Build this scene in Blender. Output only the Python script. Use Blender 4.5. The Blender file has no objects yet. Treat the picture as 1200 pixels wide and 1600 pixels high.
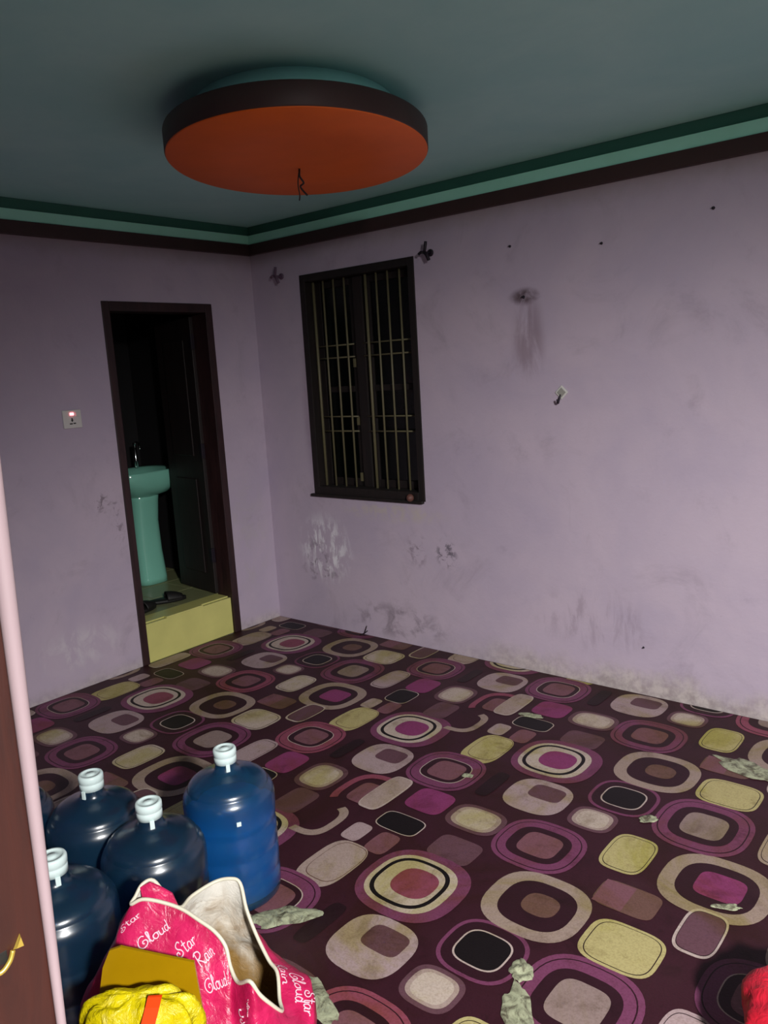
import bpy, bmesh, math, random
from mathutils import Vector, Matrix, noise
random.seed(7)
scn = bpy.context.scene
C = scn.collection

# ------------------------------------------------------------------ camera, world, light, exposure
CAM = Vector((3.8256, -3.4231, 1.5552))
YAW, PITCH, ROLL, FPX = -0.69951, -0.17560, -0.05946, 1249.7
fw = Vector((math.sin(YAW)*math.cos(PITCH), math.cos(YAW)*math.cos(PITCH), math.sin(PITCH)))
r0 = Vector((math.cos(YAW), -math.sin(YAW), 0)); u0 = r0.cross(fw)
rt = r0*math.cos(ROLL) + u0*math.sin(ROLL); up = u0*math.cos(ROLL) - r0*math.sin(ROLL)
cam_d = bpy.data.cameras.new('camera'); cam = bpy.data.objects.new('camera', cam_d); C.objects.link(cam)
cam_d.sensor_fit = 'VERTICAL'; cam_d.sensor_height = 32.0; cam_d.lens = FPX/1600*32.0
cam_d.clip_start = 0.02
m = Matrix((rt, up, -fw)).transposed().to_4x4(); m.translation = CAM; cam.matrix_world = m
scn.camera = cam

world = bpy.data.worlds.new('night'); scn.world = world; world.use_nodes = True
world.node_tree.nodes['Background'].inputs[0].default_value = (0.55, 0.75, 0.8, 1)
world.node_tree.nodes['Background'].inputs[1].default_value = 0.003

# shaded ceiling lamp of the adjoining hall, behind and to the right of the camera, throwing its cone down into the room
ld = bpy.data.lights.new('lamp_light', 'SPOT'); ld.energy = 1240; ld.color = (1.0, 0.985, 0.965)
ld.spot_size = 1.50; ld.spot_blend = 1.0; ld.shadow_soft_size = 0.12
lo = bpy.data.objects.new('lamp_light', ld); C.objects.link(lo)
lo.location = (5.5, -3.83, 2.37)
AZ, EL = 0.785, -0.683
lo.rotation_euler = Vector((-math.cos(EL)*math.cos(AZ), math.cos(EL)*math.sin(AZ), math.sin(EL))).to_track_quat('-Z', 'Y').to_euler()

vs = scn.view_settings
vs.view_transform = 'Standard'; vs.look = 'None'; vs.exposure = 0.0; vs.gamma = 1.0; vs.use_curve_mapping = False

# ------------------------------------------------------------------ helpers
def lin(c):
    return tuple(((v/255)/12.92 if v/255 <= .04045 else (((v/255)+.055)/1.055)**2.4) for v in c)

class NT:
    def __init__(s, name):
        s.m = bpy.data.materials.new(name); s.m.use_nodes = True
        s.t = s.m.node_tree; s.n = s.t.nodes; s.l = s.t.links
        s.b = s.n['Principled BSDF']
    def node(s, kind, **kw):
        nd = s.n.new(kind)
        for k, v in kw.items():
            if k.startswith('i_'):
                key = k[2:]; key = int(key) if key.isdigit() else key
                if isinstance(v, bpy.types.NodeSocket): s.l.new(v, nd.inputs[key])
                else: nd.inputs[key].default_value = v
            else: setattr(nd, k, v)
        return nd
    def pos(s): return s.node('ShaderNodeNewGeometry').outputs['Position']
    def math(s, op, a, b=0.0, c=0.0, clamp=False):
        nd = s.node('ShaderNodeMath', operation=op, use_clamp=clamp)
        for i, v in enumerate((a, b, c)):
            if isinstance(v, bpy.types.NodeSocket): s.l.new(v, nd.inputs[i])
            else: nd.inputs[i].default_value = v
        return nd.outputs[0]
    def noise(s, vec, scale, detail=4, rough=.55, dist=0.0):
        return s.node('ShaderNodeTexNoise', i_Vector=vec, i_Scale=scale, i_Detail=detail, i_Roughness=rough, i_Distortion=dist).outputs['Fac']
    def ramp(s, fac, a, b):
        return s.node('ShaderNodeMapRange', interpolation_type='SMOOTHSTEP', i_Value=fac, **{'i_From Min': a, 'i_From Max': b}).outputs[0]
    def mix(s, fac, a, b):
        nd = s.node('ShaderNodeMix', data_type='RGBA')
        for k, v in ((0, fac), (6, a), (7, b)):
            if isinstance(v, bpy.types.NodeSocket): s.l.new(v, nd.inputs[k])
            else: nd.inputs[k].default_value = v if k == 0 else (*v[:3], 1)
        return nd.outputs[2]
    def color(s, v):
        if isinstance(v, bpy.types.NodeSocket): s.l.new(v, s.b.inputs['Base Color'])
        else: s.b.inputs['Base Color'].default_value = (*v[:3], 1)
    def bump(s, h, strength=.2, dist=.01):
        nd = s.node('ShaderNodeBump', i_Strength=strength, i_Distance=dist, i_Height=h)
        s.l.new(nd.outputs[0], s.b.inputs['Normal'])
    def set(s, **kw):
        for k, v in kw.items(): s.b.inputs[k.replace('_', ' ')].default_value = v
        return s

def simple(name, col, rough=.6, var=.15, scale=12, bump=.0, **kw):
    t = NT(name); p = t.pos()
    n = t.noise(p, scale)
    dark = tuple(c*(1-var) for c in col); lite = tuple(min(1, c*(1+var)) for c in col)
    t.color(t.mix(n, dark, lite)); t.set(Roughness=rough, **kw)
    if bump: t.bump(t.noise(p, scale*6), bump, .004)
    return t.m

def mesh_obj(name, verts, faces, mat, parent=None, smooth=False):
    me = bpy.data.meshes.new(name); me.from_pydata([tuple(v) for v in verts], [], faces); me.update()
    o = bpy.data.objects.new(name, me); C.objects.link(o)
    if mat: me.materials.append(mat)
    if smooth: me.polygons.foreach_set('use_smooth', [True]*len(me.polygons))
    if parent: o.parent = parent
    return o

def bm_obj(name, bm, mat, parent=None, smooth=False):
    bmesh.ops.recalc_face_normals(bm, faces=bm.faces[:])
    me = bpy.data.meshes.new(name); bm.to_mesh(me); bm.free()
    o = bpy.data.objects.new(name, me); C.objects.link(o); me.materials.append(mat)
    if smooth: me.polygons.foreach_set('use_smooth', [True]*len(me.polygons))
    if parent: o.parent = parent
    return o

def add_box(bm, a, b, bev=0.0):
    a = Vector(a); b = Vector(b)
    ret = bmesh.ops.create_cube(bm, size=1)
    vs_ = ret['verts']
    for v in vs_:
        v.co = Vector(((a.x+b.x)/2 + v.co.x*(b.x-a.x), (a.y+b.y)/2 + v.co.y*(b.y-a.y), (a.z+b.z)/2 + v.co.z*(b.z-a.z)))
    if bev > 0:
        es = list({e for v in vs_ for e in v.link_edges})
        bmesh.ops.bevel(bm, geom=es, offset=bev, segments=2, affect='EDGES', profile=.6)

def box(name, a, b, mat, parent=None, bev=.004):
    bm = bmesh.new(); add_box(bm, a, b, bev); return bm_obj(name, bm, mat, parent)

def tube_data(pts, rad, n=10, closed=False, taper=None):
    pts = [Vector(q) for q in pts]; V = []; F = []; N = len(pts)
    prev = None
    for i, q in enumerate(pts):
        a = pts[(i-1) % N] if (closed or i > 0) else pts[0]
        b = pts[(i+1) % N] if (closed or i < N-1) else pts[-1]
        t = (b-a).normalized()
        if prev is None:
            s = t.orthogonal().normalized()
        else:
            s = (prev - t*prev.dot(t))
            s = s.normalized() if s.length > 1e-6 else t.orthogonal().normalized()
        prev = s; w = t.cross(s)
        rr = rad*(taper[i] if taper else 1)
        for k in range(n):
            an = 2*math.pi*k/n
            V.append(q + (s*math.cos(an) + w*math.sin(an))*rr)
    for i in range(N if closed else N-1):
        j = (i+1) % N
        for k in range(n):
            F.append((i*n+k, i*n+(k+1) % n, j*n+(k+1) % n, j*n+k))
    if not closed:
        F.append(tuple(range(n))[::-1]); F.append(tuple((N-1)*n+k for k in range(n)))
    return V, F

def tube(name, pts, rad, mat, parent=None, n=10, closed=False, taper=None):
    V, F = tube_data(pts, rad, n, closed, taper); return mesh_obj(name, V, F, mat, parent, True)

def lathe(name, prof, mat, parent=None, n=48, loc=(0, 0, 0), sx=1, sy=1, smooth=True, mod=None):
    V = []; F = []
    for (r, z) in prof:
        for k in range(n):
            a = 2*math.pi*k/n; rr = r*(mod(a, z) if mod else 1)
            V.append((loc[0]+rr*sx*math.cos(a), loc[1]+rr*sy*math.sin(a), loc[2]+z))
    for i in range(len(prof)-1):
        for k in range(n):
            F.append((i*n+k, i*n+(k+1) % n, (i+1)*n+(k+1) % n, (i+1)*n+k))
    if prof[0][0] > 1e-6: F.append(tuple(range(n))[::-1])
    if prof[-1][0] > 1e-6: F.append(tuple((len(prof)-1)*n+k for k in range(n)))
    return mesh_obj(name, V, F, mat, parent, smooth)

def empty(name, loc=(0, 0, 0)):
    o = bpy.data.objects.new(name, None); C.objects.link(o); o.location = loc; o.empty_display_size = .05; return o
def tag(o, label, cat, group=None):
    o['label'] = label; o['category'] = cat
    if group: o['group'] = group
    return o
def struct(o, label=None):
    o['kind'] = 'structure'
    if label: o['label'] = label
    return o
def catmull(pts, per=6, closed=False):
    P = [Vector(q) for q in pts]; N = len(P); out = []
    rng = range(N) if closed else range(N-1)
    for i in rng:
        g = (lambda k: P[k % N]) if closed else (lambda k: P[max(0, min(N-1, k))])
        a, b, c, d = g(i-1), g(i), g(i+1), g(i+2)
        for s in range(per):
            t = s/per
            out.append(.5*((2*b) + (c-a)*t + (2*a-5*b+4*c-d)*t*t + (3*b-a-3*c+d)*t**3))
    if not closed: out.append(P[-1].copy())
    return out

# ------------------------------------------------------------------ materials
def wall_material(name, back):
    t = NT(name); p = t.pos()
    base = t.mix(t.ramp(t.noise(p, 1.6, 6, .6, .4), .3, .7), lin((177, 163, 183)), lin((190, 174, 190)))
    sep = t.node('ShaderNodeSeparateXYZ', i_0=p); X, Y, Z = sep.outputs
    S = X if back else Y
    # rubbed grime clouds
    g = t.math('MULTIPLY', t.ramp(t.noise(p, 3.2, 8, .7, .6), .52, .78), .35)
    base = t.mix(g, base, lin((128, 116, 130)))
    # fine scuffs
    sc = t.math('MULTIPLY', t.ramp(t.noise(p, 26, 5, .7, .8), .66, .78), .22)
    base = t.mix(sc, base, lin((96, 84, 96)))
    # damp, flaking plaster along the foot of the wall
    nz = t.noise(p, 5, 8, .7)
    lowmask = t.math('SUBTRACT', t.math('MULTIPLY', nz, .26 if back else .14), Z)
    low = t.ramp(lowmask, -.02, .12)
    if back: low = t.math('MULTIPLY', low, t.ramp(X, 1.0, 2.1))
    base = t.mix(t.math('MULTIPLY', low, .6), base, t.mix(t.ramp(t.noise(p, 18, 6, .7), .35, .65), lin((138, 128, 112)), lin((196, 188, 172))))
    # duller, browner band under the cornice
    topm = t.ramp(t.math('ADD', Z, t.math('MULTIPLY', nz, .12)), 2.24, 2.34)
    base = t.mix(t.math('MULTIPLY', topm, .5), base, lin((150, 138, 132)))
    def blob(cx, cz, rx, rz, col, amt, nscale, lo=.35, hi=.6, streak=1.0):
        global_v = t.node('ShaderNodeMapping', i_Vector=p, i_Scale=(nscale, nscale, nscale*streak)).outputs[0]
        n = t.noise(global_v, 1.0, 6, .65, .5)
        dx = t.math('DIVIDE', t.math('SUBTRACT', S, cx), rx); dz = t.math('DIVIDE', t.math('SUBTRACT', Z, cz), rz)
        d = t.math('SQRT', t.math('ADD', t.math('MULTIPLY', dx, dx), t.math('MULTIPLY', dz, dz)))
        k = t.math('MULTIPLY', t.ramp(d, 1.0, .35), t.ramp(n, lo, hi))
        return t.math('MULTIPLY', k, amt), col
    if back:
        L = [blob(.46, .50, .26, .26, lin((228, 224, 232)), .95, 22, .46, .6, .35),      # white chalky rubbing under the window
             blob(.42, .42, .22, .2, lin((112, 100, 112)), .7, 16, .52, .66),
             blob(1.365, .56, .09, .1, lin((100, 92, 104)), .9, 24, .48, .6),
             blob(1.17, .56, .09, .12, lin((120, 105, 118)), .7, 20, .48, .62),
             blob(1.886, 1.855, .10, .05, lin((70, 48, 52)), .85, 14, .3, .6),
             blob(1.90, 1.66, .11, .26, lin((120, 98, 108)), .55, 10, .35, .6, .2),
             blob(1.0, .12, .5, .14, lin((110, 98, 108)), .6, 9, .45, .65),
             blob(2.2, .32, .4, .2, lin((140, 124, 138)), .45, 12, .45, .65, .3),
             blob(1.0, .76, .45, .07, lin((190, 180, 160)), .5, 14, .4, .62),
             blob(.43, 1.35, .1, .6, lin((110, 86, 112)), .45, 3, .2, .7)]
    else:
        L = [blob(-1.40, .22, .3, .14, lin((205, 196, 204)), .7, 12, .42, .62, .6),
             blob(-1.18, .95, .06, .07, lin((104, 92, 100)), .7, 24, .5, .62),
             blob(-1.10, .85, .05, .2, lin((110, 98, 108)), .6, 20, .5, .62),
             blob(-.2, .6, .2, .5, lin((176, 168, 168)), .4, 6, .4, .65)]
    for k, col in L: base = t.mix(k, base, col)
    t.color(base); t.set(Roughness=.62)
    t.bump(t.math('ADD', t.noise(p, 7, 6, .6), t.math('MULTIPLY', t.noise(p, 60, 3), .2)), .25, .012)
    return t.m

M_WALLB = wall_material('lavender_plaster', True)
M_WALLL = wall_material('lavender_plaster_door_side', False)
t = NT('ceiling_paint'); p = t.pos()
t.color(t.mix(t.ramp(t.noise(p, 2.2, 7, .6, .3), .3, .75), lin((164, 222, 218)), lin((180, 232, 226)))); t.set(Roughness=.7)
t.bump(t.noise(p, 9, 6), .15, .01); M_CEIL = t.m
M_TEAL = simple('teal_paint', lin((176, 254, 222)), .5, .12, 9)
M_RECSHADE = simple('recess_shade_green', lin((52, 108, 92)), .6, .15, 9)  # darker than the teal band: the recess shade is put into the colour
M_CORN = simple('dark_brown_board', lin((62, 40, 38)), .55, .25, 8)
M_ORANGE = simple('orange_paint', lin((232, 104, 16)), .6, .14, 5)
M_STEM = simple('bright_teal_paint', lin((172, 252, 240)), .45, .12, 14)
def wood(name, c1, c2, rough=.45, sc=(9, 9, 1.2)):
    t = NT(name); p = t.pos()
    v = t.node('ShaderNodeMapping', i_Vector=p, i_Scale=sc).outputs[0]
    n = t.noise(v, 3.0, 8, .65, 1.2)
    t.color(t.mix(t.ramp(n, .3, .7), c1, c2)); t.set(Roughness=rough)
    t.bump(n, .15, .004); return t.m
M_FRAME = wood('dark_frame_wood', lin((34, 18, 20)), lin((52, 29, 30)), .5)
M_LEAF = wood('blackish_door_wood', lin((20, 13, 13)), lin((32, 20, 20)), .6)
M_JAMB = wood('red_brown_door_wood', lin((40, 15, 11)), lin((58, 23, 15)), .5)
M_WIN = wood('window_wood', lin((16, 11, 11)), lin((29, 20, 18)), .6)
M_PINK = simple('pale_pink_paint', lin((150, 130, 134)), .5, .08, 20)
M_YTILE = simple('yellow_glazed_tile', lin((204, 200, 122)), .3, .16, 6)
M_FTILE = simple('olive_floor_tile', lin((132, 134, 96)), .35, .2, 7)
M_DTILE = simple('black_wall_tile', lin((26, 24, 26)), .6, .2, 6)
M_CERAM = simple('teal_ceramic', lin((132, 200, 180)), .15, .05, 6)
M_BLACK = simple('black_rubber', lin((20, 18, 18)), .6, .2, 30)
M_IRON = simple('black_iron', lin((30, 22, 34)), .5, .2, 30, Metallic=.3)
M_BAR = simple('painted_bar', lin((96, 90, 66)), .5, .2, 40)
M_CHROME = simple('chrome', (.7, .72, .72), .2, .05, 20, Metallic=1.0)
M_BRASS = simple('brass', lin((226, 196, 92)), .3, .15, 60, Metallic=.75)
M_WHITEP = simple('white_plastic', lin((206, 204, 200)), .35, .05, 30)
M_CAP = simple('cap_plastic', lin((214, 232, 230)), .35, .04, 40)
t = NT('night_glass'); t.color((.25, .25, .22)); t.set(Roughness=.15, IOR=1.3); t.b.inputs['Transmission Weight'].default_value = 1; M_GLASS = t.m
t = NT('red_indicator'); t.color((.9, .1, .1)); t.b.inputs['Emission Color'].default_value = (1, .16, .2, 1); t.b.inputs['Emission Strength'].default_value = 9; M_LED = t.m

# ------------------------------------------------------------------ room shell
ZC = 2.45; XR = 6.2; YH = -6.0; YF = -3.227; YB = -3.41
DY0, DY1, DZ = -1.05, -.335, 1.992            # bathroom door opening
WX0, WX1, WZ0, WZ1 = .41, 1.245, .838, 2.122  # window opening
struct(box('floor', (-.0, YH, -.12), (XR, 0, -.001), simple('pale_bounce_cement', lin((226, 223, 214)), .8, .2, 5), bev=0))  # unseen hall part, set near-white to bounce light up onto the ceiling
struct(box('ceiling', (-.15, YH, ZC), (XR+.15, .2, ZC+.12), M_CEIL, bev=0))
def holed(name, boxes, mat):
    bm = bmesh.new()
    for a, b in boxes: add_box(bm, a, b)
    return struct(bm_obj(name, bm, mat))
holed('wall_back', [((-.15, 0, -.1), (WX0, .2, ZC)), ((WX1, 0, -.1), (XR+.15, .2, ZC)), ((WX0, 0, -.1), (WX1, .2, WZ0)), ((WX0, 0, WZ1), (WX1, .2, ZC))], M_WALLB)
holed('wall_left', [((-.15, YB, -.1), (0, DY0, ZC)), ((-.15, DY1, -.1), (0, 0, ZC)), ((-.15, DY0, DZ), (0, DY1, ZC))], M_WALLL)
M_WPL = simple('plain_lavender_plaster', lin((182, 164, 182)), .65, .1, 3)
OX0, OX1 = 3.38, 4.42
holed('wall_front', [((-.15, YB, -.1), (OX0-.07, YF, ZC))], M_WPL)
struct(box('wall_hall', (2.0, YH-.15, -.1), (XR+.15, YH, ZC), M_WPL, bev=0))
struct(box('wall_hall_left', (1.85, YH, -.1), (2.0, YB, ZC), M_WPL, bev=0))
struct(box('wall_right', (XR, YH, -.1), (XR+.15, .2, ZC), M_WPL, bev=0))

# cornice: dark board with a teal band and a recess strip above it, its shade painted in dark green
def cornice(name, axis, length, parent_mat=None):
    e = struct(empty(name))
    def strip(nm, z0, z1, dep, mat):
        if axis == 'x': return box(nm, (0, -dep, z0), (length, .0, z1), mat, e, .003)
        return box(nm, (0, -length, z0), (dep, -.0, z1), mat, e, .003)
    strip('brown_board', 2.282, 2.345, .030, M_CORN); strip('teal_band', 2.345, 2.398, .022, M_TEAL); strip('recess_strip', 2.398, 2.45, .008, M_RECSHADE)
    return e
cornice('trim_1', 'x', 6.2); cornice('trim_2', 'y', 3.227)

# ------------------------------------------------------------------ oval ceiling disc
disc = tag(empty('ceiling_disc', (1.732, -1.278, 2.30)), 'orange oval false ceiling disc with dark rim hanging below ceiling', 'ceiling panel')
disc.rotation_euler = (0, 0, math.atan2(-.797, .604))
A_, B_ = .57, .45
lathe('rim', [(1.0, 0.002), (1.003, .006), (1.003, .068), (1.0, .072), (.6, .072)], M_CORN, disc, 96, sx=A_, sy=B_)
lathe('underside', [(.0, -.002), (.5, -.002), (.992, -.002), (.998, .001), (.998, .004)], M_ORANGE, disc, 96, sx=A_, sy=B_)
lathe('stem', [(.775, .071), (.775, .151)], M_STEM, disc, 96, sx=A_, sy=B_)
wl = [Vector((.0+.012*i*1.0, .0, -.002-.0)) for i in range(2)]
wire = catmull([(-.12, -.02, .0), (-.11, -.02, -.03), (-.15, -.012, -.045), (-.19, -.03, -.05), (-.22, -.01, -.075)], 5)
tube('wire', wire, .0035, M_BLACK, disc, 6)
tube('wire', catmull([(-.12, -.02, .0), (-.125, -.03, -.05), (-.135, -.028, -.09), (-.13, -.03, -.11)], 5), .0022, M_BLACK, disc, 6)

# ------------------------------------------------------------------ bathroom beyond the left door
struct(box('floor_bathroom', (-1.25, -1.5, -.1), (-.15, -.1, .21), M_FTILE, bev=0))
ft = bpy.data.objects['floor_bathroom']
def tiles(parent, x0, x1, y0, y1, z, nx, ny, mat):
    proto = None
    dx = (x1-x0)/nx; dy = (y1-y0)/ny
    for i in range(nx):
        for j in range(ny):
            c = Vector((x0+dx*(i+.5), y0+dy*(j+.5), z))
            if proto is None:
                o = box('tile', (-dx/2+.0015, -dy/2+.0015, 0), (dx/2-.0015, dy/2-.0015, .02), mat, parent, .002); proto = o
            else:
                o = proto.copy(); C.objects.link(o)
            o.location = c
tiles(ft, -1.25, -.15, -1.5, -.1, .211, 4, 5, M_FTILE)
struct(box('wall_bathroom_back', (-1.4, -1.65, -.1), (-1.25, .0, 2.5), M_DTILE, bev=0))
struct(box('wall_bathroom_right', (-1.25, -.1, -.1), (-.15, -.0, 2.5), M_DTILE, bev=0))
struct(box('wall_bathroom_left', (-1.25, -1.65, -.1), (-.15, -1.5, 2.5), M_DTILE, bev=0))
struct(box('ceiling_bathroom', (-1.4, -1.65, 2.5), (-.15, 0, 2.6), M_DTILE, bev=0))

door = struct(empty('door_1', (0, 0, 0)), 'dark brown bathroom door frame with leaf swung inwards')
box('jamb', (-.13, DY0, 0), (.006, DY0+.045, DZ), M_FRAME, door)
box('jamb', (-.13, DY1-.05, 0), (.006, DY1, DZ), M_FRAME, door)
box('lintel', (-.13, DY0+.045, DZ-.05), (.006, DY1-.05, DZ), M_FRAME, door)
leaf = empty('door_leaf', (-.125, DY1-.055, .24)); leaf.parent = door; leaf.rotation_euler = (0, 0, math.radians(-7))
LW = .43
box('leaf_panel', (-LW, -.016, 0), (0, .016, 1.69), M_LEAF, leaf)
for (a, b) in ((.12, .72), (.86, 1.56)):
    box('raised_panel', (-LW+.09, -.024, a), (-.09, -.015, b), M_LEAF, leaf, .006)
for z in (.2, .85, 1.5): box('hinge', (-.012, -.024, z), (.012, .0, z+.09), M_IRON, leaf, .002)
# striker plate on the near jamb
box('striker_plate', (-.112, DY0+.0445, 1.365), (-.088, DY0+.052, 1.43), M_CHROME, door, .001)

step = tag(empty('door_step', (0, 0, 0)), 'pale yellow tiled step under the bathroom door', 'step')
box('riser', (-.035, DY0+.05, 0), (-.008, DY1-.052, .226), M_YTILE, step, .003)
box('tread', (-.15, DY0+.05, .19), (-.035, DY1-.052, .2325), M_YTILE, step, .003)
box('tread_lip', (-.04, -.86, .226), (-.004, -.6, .236), M_YTILE, step, .003)

# washbasin
bas = tag(empty('washbasin', (-.82, -.412, .2325)), 'teal ceramic pedestal washbasin inside the dark bathroom', 'washbasin')
def rrect(hx, hy, n, cnt=40):
    out = []
    for k in range(cnt):
        a = 2*math.pi*k/cnt; c, s = math.cos(a), math.sin(a)
        out.append((hx*math.copysign(abs(c)**(2/n), c), hy*math.copysign(abs(s)**(2/n), s)))
    return out
def loft(name, secs, mat, parent, cap0=True, cap1=True, smooth=True):
    V = []; F = []; n = len(secs[0][0])
    for pts, z, ox in secs:
        V += [(x+ox, y, z) for x, y in pts]
    for i in range(len(secs)-1):
        for k in range(n): F.append((i*n+k, i*n+(k+1) % n, (i+1)*n+(k+1) % n, (i+1)*n+k))
    if cap0: F.append(tuple(range(n))[::-1])
    if cap1: F.append(tuple((len(secs)-1)*n+k for k in range(n)))
    return mesh_obj(name, V, F, mat, parent, smooth)
loft('pedestal', [(rrect(.10, .105, 3), 0, 0), (rrect(.10, .103, 3), .04, 0), (rrect(.09, .098, 3), .22, -.01), (rrect(.09, .093, 3), .42, -.01), (rrect(.098, .10, 3), .56, 0), (rrect(.11, .11, 3), .635, 0)], M_CERAM, bas)
loft('bowl', [(rrect(.10, .10, 2.6), .59, .0), (rrect(.16, .165, 2.6), .615, .01), (rrect(.20, .205, 3), .655, .01), (rrect(.215, .236, 4), .70, .01), (rrect(.218, .242, 5), .76, .01), (rrect(.212, .236, 5), .768, .01), (rrect(.17, .185, 3.2), .762, .02), (rrect(.14, .15, 3), .72, .02), (rrect(.08, .09, 2.5), .665, .01)], M_CERAM, bas)
tap = empty('tap', (-.13, .08, .766)); tap.parent = bas
tube('tap_body', [(0, 0, 0), (0, 0, .05), (0, 0, .17)], .012, M_CHROME, tap)
tube('spout', catmull([(0, 0, .15), (.03, -.01, .175), (.08, -.02, .165), (.10, -.025, .13)], 5), .008, M_CHROME, tap)
# mirror above the basin
mir = tag(empty('wall_mirror', (-1.248, -.62, 1.35)), 'small dim mirror on dark bathroom wall above the washbasin', 'mirror')
box('mirror_glass', (0, -.22, 0), (.008, .22, .55), simple('dim_mirror', (.10, .11, .11), .25, .1, 5, Metallic=.6), mir, .002)
for (a, b) in (((0, -.235, -.015), (.014, .235, 0)), ((0, -.235, .55), (.014, .235, .565)), ((0, -.235, 0), (.014, -.22, .55)), ((0, .22, 0), (.014, .235, .55))):
    box('mirror_frame', a, b, M_FRAME, mir, .002)
# slippers
def slipper(loc, rz, label):
    e = tag(empty('slipper', loc), label, 'slipper', 'slippers on the bathroom floor'); e.rotation_euler = (0, 0, rz)
    out = []
    for k in range(28):
        a = 2*math.pi*k/28; x = .125*math.cos(a); w = .046+.008*math.cos(a); out.append((x, w*math.sin(a)))
    loft('sole', [(out, .0, 0), (out, .016, 0), ([(x*.97, y*.94) for x, y in out], .02, 0)], M_BLACK, e)
    V = []; F = []
    for i in range(9):
        x = .0+.1*i/8
        for k in range(11):
            a = math.pi*k/10; w = .047+.004*math.cos(x*9)
            V.append((x, w*math.cos(a)*(1-.25*(i/8)**2), .014+.05*math.sin(a)*(1-.55*(i/8)**2)))
    for i in range(8):
        for k in range(10): F.append((i*11+k, i*11+k+1, (i+1)*11+k+1, (i+1)*11+k))
    st = mesh_obj('strap', V, F, M_BLACK, e, True)
    md = st.modifiers.new('thick', 'SOLIDIFY'); md.thickness = .004
slipper((-.29, -.66, .2315), 1.2, 'black slipper lying further in on the bathroom floor')
slipper((-.24, -.87, .2315), 1.9, 'black slipper beside the left jamb of the bathroom doorway')

# ------------------------------------------------------------------ window
win = struct(empty('window_1', (0, 0, 0)), 'dark wooden barred window with two casements')
fr = .042
box('frame_side', (WX0, -.006, WZ0), (WX0+fr, .11, WZ1), M_WIN, win)
box('frame_side', (WX1-fr, -.006, WZ0), (WX1, .11, WZ1), M_WIN, win)
box('frame_head', (WX0+fr, -.006, WZ1-fr), (WX1-fr, .11, WZ1), M_WIN, win)
box('frame_foot', (WX0+fr, -.006, WZ0), (WX1-fr, .11, WZ0+.05), M_WIN, win)
box('mullion', (.755, .062, WZ0+.05), (.825, .11, WZ1-fr), M_WIN, win)
box('sill_board', (WX0-.02, -.022, WZ0-.012), (WX1-.01, .02, WZ0+.004), M_WIN, win, .003)
BX = [.458, .536, .617, .699, .866, .944, 1.024, 1.106]
for x in BX:
    tube('bar', [(x+.008*(x < .8), .05, WZ0+.045), (x+.008*(x < .8), .05, WZ1-fr)], .006 if x not in (.458, .866) else .0085, M_BAR, win, 8)
for z in (1.215, 1.30, 1.64, 1.71):
    for (a, b) in ((.45, .75), (.82, 1.205)):
        tube('cross_bar', [(a, .056, z), (b, .056, z)], .0045, M_BAR, win, 8)
for (a, b) in ((WX0+fr, .745), (.825, WX1-fr)):
    cs = empty('casement', (0, 0, 0)); cs.parent = win
    z0, z1 = WZ0+.05, WZ1-fr
    for (q, w) in (((a, .085, z0), (a+.035, .115, z1)), ((b-.035, .085, z0), (b, .115, z1)), ((a+.035, .085, z0), (b-.035, .115, z0+.045)), ((a+.035, .085, z1-.04), (b-.035, .115, z1)), ((a+.035, .085, 1.44), (b-.035, .115, 1.475))):
        box('casement_rail', q, w, M_WIN, cs)
    for (zz0, zz1) in ((z0+.045, 1.44), (1.475, z1-.04)):
        box('pane', (a+.035, .098, zz0), (b-.035, .102, zz1), M_GLASS, cs, 0)
    for zz in (z0+.03, z0+.36, z1-.5): box('hinge', (b-.03, .078, zz), (b-.008, .086, zz+.05), M_BAR, cs, .001)
kn = lathe('knob', [(0, 0), (.014, .003), (.022, .012), (.022, .022), (.012, .034), (0, .038)], simple('rusty_knob', lin((96, 60, 52)), .6, .3, 40), win, 20)
kn.rotation_euler = (math.radians(90), 0, 0); kn.location = (1.155, -.004, .858)
for o in list(win.children):
    pass

# ------------------------------------------------------------------ wall fittings
def bracket(x, z, label, mat):
    e = tag(empty('curtain_bracket', (x, 0, z)), label, 'bracket', 'curtain rod brackets by the window')
    lathe_o = lathe('base_plate', [(0, 0), (.018, 0), (.018, .006), (.012, .008), (0, .008)], mat, e, 16); lathe_o.rotation_euler = (math.radians(90), 0, 0)
    tube('arm', [(0, -.004, 0), (-.002, -.03, -.002), (-.004, -.055, .0)], .007, mat, e, 8)
    tube('prong', catmull([(-.004, -.05, 0), (.006, -.055, .018), (.012, -.055, .05)], 4), .0075, mat, e, 8)
    tube('prong', catmull([(-.004, -.05, 0), (.012, -.055, -.012), (.024, -.052, -.042)], 4), .009, mat, e, 8)
    tube('prong', [(-.004, -.05, 0), (-.022, -.054, .002), (-.036, -.054, -.006)], .0075, mat, e, 8)
bracket(1.355, 2.123, 'black forked curtain bracket to the right of the barred window', M_IRON)
bracket(.262, 2.134, 'dull purple forked curtain bracket in the corner left of the window', simple('painted_iron', lin((98, 74, 96)), .6, .2, 30))
def nail(x, z, label, s=1.0):
    s *= .6
    e = tag(empty('wall_nail', (x, 0, z)), label, 'nail', 'nails in the long lavender wall')
    o = lathe('head', [(0, .02*s), (.006*s, .019*s), (.006*s, .016*s), (.0025*s, .015*s), (.0025*s, -.004)], M_IRON, e, 12); o.rotation_euler = (math.radians(90), 0, 0)
    o = lathe('plug', [(0, .002), (.010*s, .0015), (.010*s, -.003)], M_IRON, e, 12); o.rotation_euler = (math.radians(90), 0, 0)
nail(1.815, 2.091, 'small nail in wall nearest the black curtain bracket')
nail(2.271, 2.041, 'small nail high on the wall, middle of the three near the cornice')
nail(2.742, 2.109, 'nail just under the cornice at the upper right', 1.1)
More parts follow.
